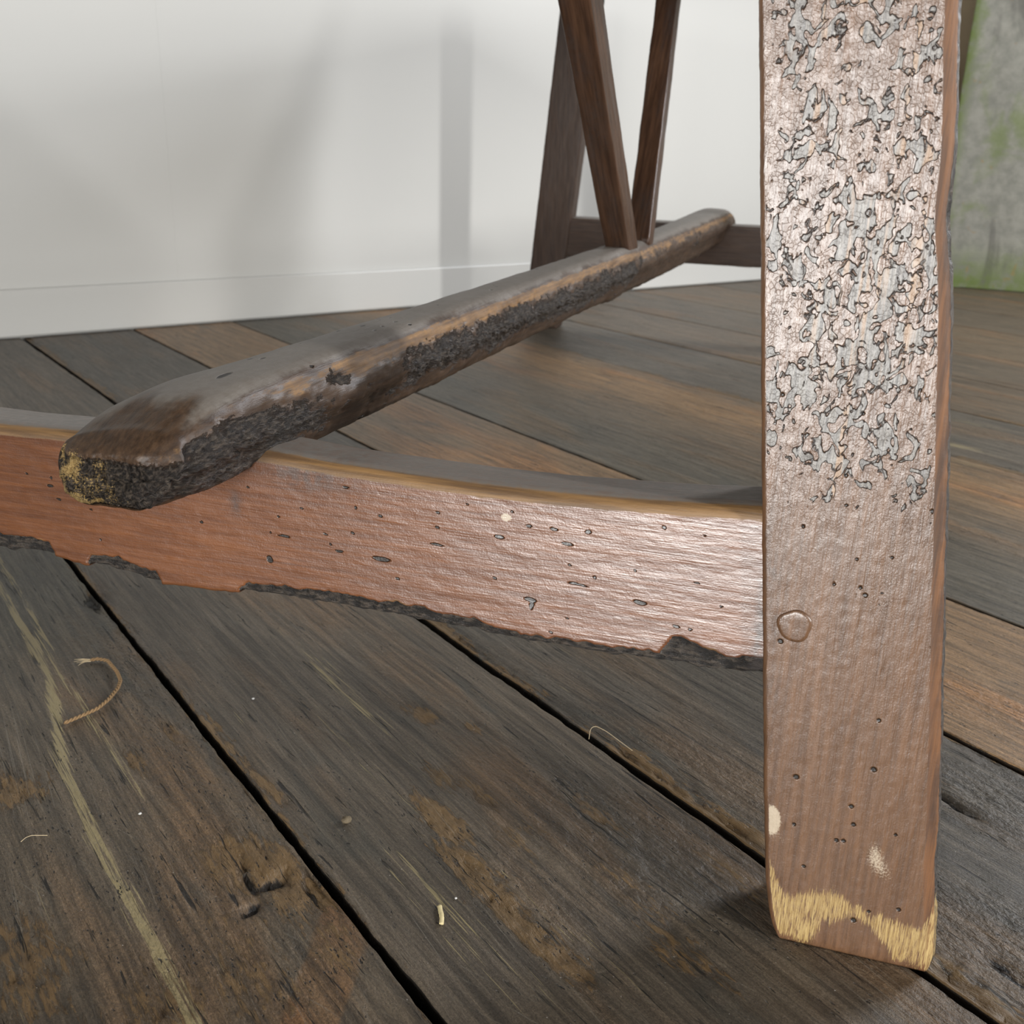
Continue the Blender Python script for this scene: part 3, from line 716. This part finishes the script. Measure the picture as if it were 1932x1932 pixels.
# a measured left: across = -a
tpart('leg', leg_mesh(FARF, .648, -.106, .087, .0, LEG_T, False, 5), M_dark, 'far leg in dark brown wood near the white wall')
tpart('leg', leg_mesh(FARF, -.150, .120, .087, .0, LEG_T, False, 6), M_dark)
tpart('end_rail', rail_mesh(FARF, -.05, .64, lambda a: .2705+0*a, lambda a: .180+n1(a, 20, 9)*.003, -.004, .046, 7, False), M_dark, 'far low rail in dark brown wood')

# ---- stretcher
def chaikin(P, it):
    for _ in range(it):
        Q = np.roll(P, -1, 0); P = np.stack([.75*P+.25*Q, .25*P+.75*Q], 1).reshape(-1, P.shape[-1])
    return P
def stretcher():
    M0 = 168
    al = np.r_[np.arange(.4245, 1.0, .0022), np.arange(1.0, 2.520, .006)]
    # control columns along: positions of the section corners (across, z)
    KA = [.43, .50, .60, .75, .95, 1.15, 1.32, 1.42, 1.60, 1.85, 2.10, 2.52]
    zt = np.interp(al, KA, [.296, .300, .301, .3015, .302, .303, .304, .3035, .304, .3045, .305, .306])
    tl = np.interp(al, KA, [-.350, -.347, -.343, -.335, -.327, -.320, -.315, -.312, -.306, -.305, -.308, -.314])
    tr = np.interp(al, KA, [-.306, -.303, -.299, -.294, -.286, -.278, -.272, -.268, -.266, -.261, -.253, -.248])
    sr = np.interp(al, KA, [-.303, -.299, -.294, -.288, -.280, -.272, -.265, -.259, -.256, -.251, -.244, -.238])
    zb = np.interp(al, KA, [.238, .237, .236, .236, .236, .236, .236, .235, .233, .231, .229, .228])
    br = np.interp(al, KA, [-.326, -.323, -.318, -.311, -.304, -.294, -.286, -.281, -.275, -.268, -.264, -.262])
    bl = np.interp(al, KA, [-.388, -.380, -.368, -.354, -.345, -.336, -.330, -.326, -.322, -.320, -.322, -.326])
    lf = np.interp(al, KA, [-.389, -.380, -.366, -.350, -.340, -.332, -.326, -.322, -.316, -.314, -.316, -.322])
    rings = []
    for i in range(len(al)):
        ctrl = np.array([[tl[i], zt[i]], [(tl[i]+tr[i])/2, zt[i]+.0005], [tr[i], zt[i]-.0005], [tr[i]+(sr[i]-tr[i])*.8, zt[i]-.010], [sr[i], zt[i]-.026], [(sr[i]+br[i])/2, (zb[i]+zt[i])/2-.012], [br[i], zb[i]], [(br[i]+bl[i])/2, zb[i]-.001], [bl[i], zb[i]+.002], [lf[i]-.004, (zb[i]+zt[i])/2], [lf[i]+.002, zt[i]-.010]])
        ctrl[2, 0] -= .007; ctrl[3] = [tr[i]+(sr[i]-tr[i])*.55, zt[i]-.011]; ctrl[4] = [sr[i]+.003, zt[i]-.031]
        c = chaikin(ctrl, 3)
        d = np.r_[0, np.cumsum(np.linalg.norm(np.diff(np.vstack([c, c[:1]]), axis=0), axis=1))]; cc = np.vstack([c, c[:1]])
        t = np.linspace(0, d[-1], M0, endpoint=False)
        rings.append(np.stack([np.interp(t, d, cc[:, 0]), np.interp(t, d, cc[:, 1])], -1))
    S = np.array(rings)       # (R,M,2)
    kk = 1-.10*np.clip((.462-al)/.032, 0, 1)**2.2; cc_ = S.mean(1, keepdims=True); cc_[..., 1] -= .004; S = cc_+(S-cc_)*kk[:, None, None]
    # end caps: rings shrinking to the middle
    def endcap(sec, a_end, sgn, n=46, bulge=.013):
        c = sec.mean(0); out = []
        for j in range(1, n+1):
            k = 1-j/n
            k = max(k, .004); q = (1-k)
            out.append((sec*0+c+(sec-c)*k, a_end+sgn*bulge*(1-(1-min(1, q*1.7))**2.4)))
        return out
    c0 = endcap(S[0], al[0], -1)[::-1]; c1 = endcap(S[-1], al[-1], 1, 14)
    SS = np.concatenate([np.array([c[0] for c in c0]), S, np.array([c[0] for c in c1])])
    AL = np.concatenate([[c[1] for c in c0], al, [c[1] for c in c1]])
    Aa = np.repeat(AL[:, None], M0, 1); Ac = SS[..., 0]; Zz = SS[..., 1]
    cap = np.zeros(len(AL)); cap[:len(c0)] = 1; capf = np.zeros(len(AL)); capf[-len(c1):] = 1
    ztA = np.concatenate([np.full(len(c0), zt[0]), zt, np.full(len(c1), zt[-1])]); zbA = np.concatenate([np.full(len(c0), zb[0]), zb, np.full(len(c1), zb[-1])])
    trA = np.concatenate([np.full(len(c0), tr[0]), tr, np.full(len(c1), tr[-1])])
    # worn round near end: upper edge rolls down and back
    e = np.clip((.497-Aa)/.08, 0, 1); hfrac = (Zz-zbA[:, None])/(ztA-zbA)[:, None]
    Zz = Zz-.012*e**2.2*np.clip(hfrac, 0, 1)**1.5
    Aa = Aa+.012*np.clip(hfrac-.45, 0, 1)*(e > 0)*np.clip((.46-Aa)/.02, 0, 1)
    ef = np.clip((Aa-2.46)/.05, 0, 1); Zz = Zz-.010*ef**2*np.clip(hfrac, 0, 1)
    P = Aa[..., None]*ST+Ac[..., None]*SN; P[..., 2] = Zz
    Nm = grid_normals(P)
    nz = Nm[..., 2]; nr = Nm@SN; ne = -(Nm@ST)
    q3 = np.stack([Aa*28, Ac*70, Zz*70], -1)
    lowf = fbm(q3, 3, 41)
    # masks
    flat = sstep(.55, .93, nz+(lowf-.5)*.35)
    right = sstep(.05, .5, nr)
    rot = fbm(np.stack([Aa*34, Ac*26, Zz*60], -1), 3, 43)
    band = np.interp(AL, [.43, .47, .52, .56, .60, .66, .70, .9, 1.15, 1.3, 1.36, 1.45, 1.6, 2.3], [1., 1., .75, .5, .15, .10, .75, .85, .85, .65, .9, .35, .2, .15])[:, None]
    hmid = np.exp(-((hfrac-.45)/.33)**2)
    rot = rot*.6+.4*fbm(np.stack([Aa*120, Ac*150, Zz*150], -1), 3, 48)
    hm = np.exp(-((hfrac-np.interp(Aa, [.43, .55, .7, 2], [.35, .42, .50, .45]))/np.interp(Aa, [.43, .55, .7, 2], [.45, .32, .24, .24]))**2)
    er = right*(band*(.16+1.0*hm)+(rot-.5)*1.9)*sstep(.98, .72, hfrac)
    er = np.where(cap[:, None] > 0, .95+(rot-.5)*2.4-1.25*sstep(.50, .90, hfrac+(rot-.5)*.5), er)
    lowdark = right*sstep(.30, .12, hfrac)*.0
    er = np.clip(er-lowdark, 0, 1)*(1-flat)
    oc = np.exp(-((nz-.55)/.28)**2)*right*np.interp(AL, [.43, .55, .62, .75, 1.0, 1.3, 1.5, 2.3], [.45, .5, .85, .8, .8, .75, .6, .6])[:, None]+(lowf-.5)*.7*right
    lich = np.clip(cap[:, None]*(sstep(-.325, -.372, Ac)*1.0+.12)*sstep(.85, .6, hfrac)*(.15+1.5*fbm(np.stack([Aa*130, Ac*130, Zz*130], -1), 3, 47)-.25), 0, 1)*.80
    mask = np.zeros(P.shape[:2]+(4,)); m2 = mask.copy()
    mask[..., 0] = er; mask[..., 1] = np.clip(oc, 0, 1)*(1-flat)*(1-.7*er); mask[..., 2] = flat*.95*(1-cap[:, None])*sstep(.425, .49, Aa+(lowf-.5)*.08)
    m2[..., 1] = lich; m2[..., 3] = .25*right
    # pits on the dusty top
    rng = np.random.RandomState(3)
    for _ in range(46):
        pa, pc, pr = rng.uniform(.5, 1.3), rng.uniform(-.345, -.300), rng.uniform(.0006, .0012)
        mask[..., 3] = np.maximum(mask[..., 3], (nz > .5)*np.exp(-((Aa-pa)/(pr*2.5))**2-((Ac-pc)/pr)**2))
    mask[..., 3] = np.maximum(mask[..., 3], (nz > .3)*np.exp(-(((Aa-.500)/.008)**2+((Ac+.330)/.0022)**2)**2))
    rel = (fbm(np.stack([Aa*22, Ac*45, Zz*45], -1), 3, 44)-.5)*.0045*(1-.6*flat)
    rough = fbm(np.stack([Aa*110, Ac*190, Zz*190], -1), 3, 45)
    rough2 = fbm(np.stack([Aa*320, Ac*420, Zz*420], -1), 2, 46)
    rel += -er*(.0003+rough*.0048)+er*(rough2-.5)*.0046+lich*.0012
    rel += np.exp(-((Aa-1.36)/.04)**2)*right*.003
    # knot scar
    rel += -.003*np.exp(-((Aa-.585)/.020)**2-((hfrac-.74)/.12)**2)*right
    mask[..., 0] = np.maximum(mask[..., 0], .95*np.exp(-(((Aa-.583+(lowf-.5)*.03)/.020)**2+((hfrac-.74+(rot-.5)*.5)/.085)**2)**1.5)*right)
    P = P+Nm*rel[..., None]
    lp = np.stack([Aa, Ac, Zz], -1)+5.3
    return loft('stretcher', P, {'lp': lp, 'mask': mask, 'mask2': m2})
tpart('stretcher', stretcher(), M_str, 'long low stretcher with dusty grey top, eroded dark side and yellowed rotten end')

# ---- braces
def brace(a_foot, a_top, z_foot, z_top, ac0, ac1, w, t, seed):
    p0 = np.array([a_foot, z_foot]); p1 = np.array([a_top, z_top]); L = np.linalg.norm(p1-p0); d = (p1-p0)/L; q = np.array([-d[1], d[0]])
    ts = np.linspace(0, L, 60)
    fa, fn, ra, rn, face = rect_section(18, 18, 18, 5, (.0025,)*4)
    R, Mn = len(ts), len(fa)
    wd = w+n1(ts, 9, seed)*.003
    ac = (ac0+(ac1-ac0)*ts/L)[:, None]-(fa[None]-.5)*wd[:, None]-ra[None]; nn = (.5-fn[None])*t+rn[None]+np.zeros((R, 1))
    Tt = np.repeat(ts[:, None], Mn, 1)
    aa = p0[0]+d[0]*Tt+q[0]*nn; zz = p0[1]+d[1]*Tt+q[1]*nn
    P = aa[..., None]*ST+ac[..., None]*SN; P[..., 2] = zz
    Nm = grid_normals(P); P = P+Nm*((fbm(np.stack([Tt*20, ac*80, nn*80+seed], -1), 3, seed)-.5)*.0022)[..., None]
    lp = np.stack([Tt, ac, nn], -1)+seed
    mask = np.zeros((R, Mn, 4)); m2 = mask.copy()
    mask[..., 1] = .22*np.isin(face, (1, 7, 3, 5))[None]; m2[..., 3] = np.clip(1.6*(fbm(np.stack([Tt*14, ac*60, nn*60+seed], -1), 3, seed+3)-.42), 0, .8)
    return loft('brace', P, {'lp': lp, 'mask': mask, 'mask2': m2})
tpart('brace', brace(1.440, .930, .287, .7650, -.287, -.289, .034, .044, 11), M_brace, 'near diagonal brace leaning towards the front')
tpart('brace', brace(1.535, 1.888, .289, .7650, -.283, -.322, .034, .044, 12), M_brace, 'far diagonal brace leaning towards the wall')
# table top (above the frame)
def top():
    X = []
    fa, fn, ra, rn, face = rect_section(6, 2, 6, 3, (.006,)*4)
    for a in np.r_[.33, .336, np.linspace(.35, 2.47, 10), 2.484, 2.49]:
        ac = -.70+.80*fa+ra; zz = .806-.040*fn+rn
        p = a*ST+ac[:, None]*SN; p[:, 2] = zz; X.append(p)
    X = np.array(X); z = np.zeros(X.shape[:2]+(4,))
    return loft('table_top', X, {'lp': X.copy(), 'mask': z, 'mask2': z.copy()})
tpart('table_top', top(), M_brace)

# ------------------------------------------------------------------ things lying on the boards
def twine():
    root = bpy.data.objects.new('twine_scrap', None); COL.objects.link(root); root.location = (.165, .78, 0)
    tag(root, 'short curled scrap of tan twine lying on the grey floorboard below the low rail', 'twine')
    pts = [(.1755, .8300, .0030), (.1805, .8296, .0032), (.1871, .8208, .0034), (.1878, .7952, .0040), (.1856, .7774, .0050), (.1800, .7656, .0052), (.1690, .7528, .0045), (.1584, .7452, .0035), (.1478, .7428, .0030), (.1318, .7388, .0028)]
    c = smooth_path(pts, 150)
    T = np.gradient(c, axis=0); T /= np.linalg.norm(T, axis=1, keepdims=True); A = np.cross(T, [0, 0, 1]); A /= np.linalg.norm(A, axis=1, keepdims=True); B = np.cross(A, T)
    s = np.r_[0, np.cumsum(np.linalg.norm(np.diff(c, axis=0), axis=1))]
    for ph in (0, math.pi):
        th = s/.0070*2*math.pi+ph
        p = c+.00075*(np.cos(th)[:, None]*A+np.sin(th)[:, None]*B)
        o = link('strand', loft('strand', tube(p-np.array(root.location), .00092+.0001*np.sin(s*900+ph), 8)), root, M_twine)
    rng = random.Random(2); Vs = []; Fs = []
    for k in range(14):
        a = rng.uniform(-.9, .9); l = rng.uniform(.006, .014)
        d = np.array([-.88*math.cos(a)-.2*math.sin(a), .2*math.cos(a)-.5*math.sin(a), rng.uniform(-.10, .12)])
        p0 = np.array(pts[0])+np.array([rng.uniform(-.001, .001), rng.uniform(-.001, .001), rng.uniform(-.001, .001)])
        p = np.array([p0, p0+d*l*.5+[0, 0, .0004], p0+d*l]); p[:, 2] = np.clip(p[:, 2], .0012, .005)
        X = tube(p-np.array(root.location), np.array([.00035, .0003, .00015]), 4); b = sum(len(v) for v in Vs)
        idx = np.arange(12).reshape(3, 4)+b; nx = np.roll(idx, -1, 1)
        Fs.append(np.stack([idx[:-1], nx[:-1], nx[1:], idx[1:]], -1).reshape(-1, 4)); Vs.append(X.reshape(-1, 3))
    o = link('frayed_end', mesh('frayed_end', np.vstack(Vs), np.vstack(Fs)), root, M_fibre); o['kind'] = 'stuff'; o['label'] = 'pale frayed end of the twine'
twine()
def fibre(pts, rad, label, n=40, name='fibre', cat='fibre', mat=None):
    o = link(name, loft(name, tube(smooth_path(pts, n), rad, 6)), None, mat or M_fibre)
    tag(o, label, cat); return o
fibre([(.4545, .4960, .0022), (.4600, .5010, .0075), (.4650, .5010, .0080), (.4690, .4920, .0060), (.4722, .4660, .0018)], .00020, 'thin pale bent fibre arched over the floor joint left of the leg')
fibre([(.0735, .6103, .0016), (.0770, .6122, .0022), (.0804, .6127, .0020), (.0889, .6075, .0016)], .00022, 'tiny pale fibre on the floorboard at the far left')
def straw():
    X = tube(smooth_path([(.2555, .3955, .0022), (.2585, .3995, .0028), (.2625, .4085, .0024)], 14), .0014, 8)
    X[..., 2] = .0022+(X[..., 2]-.0022)*.55
    X += (fbm(X*700, 2, 3)-.5)[..., None]*.0008
    o = link('straw_fragment', loft('straw_fragment', X), None, M_straw)
    tag(o, 'small pale yellow straw fragment lying on the dark board at the bottom of the picture', 'straw')
straw()
def lump(name, c, r, seed, mat, label, cat, squash=.7):
    th = np.linspace(0, 2*np.pi, 14, endpoint=False); ph = np.linspace(.12, np.pi-.12, 9)
    X = np.stack([np.outer(np.sin(ph), np.cos(th)), np.outer(np.sin(ph), np.sin(th)), np.outer(np.cos(ph), np.ones(14))*squash], -1)
    X = X*r*(1+.6*(fbm(X*2.2+seed, 2, seed)-.5))[..., None]+np.array(c)
    o = link(name, loft(name, X), None, mat); tag(o, label, cat); return o
lump('grit_pellet', (.2545, .5115, .0032), .0034, 3, M_crumb, 'round brown grit pellet on the floorboard in the lower middle', 'grit')
lump('lint_tuft', (.1447, .5965, .0019), .0011, 5, M_lint, 'tiny white fluff on the board right of the pale streak', 'lint', .5)
lump('lint_tuft', (.2662, .6950, .0019), .0012, 6, M_lint, 'tiny white fluff on the board right of the twine scrap', 'lint', .5)
lump('lint_tuft', (.2745, .4090, .0018), .0008, 7, M_lint, 'tiny white fluff above the straw fragment', 'lint', .5)
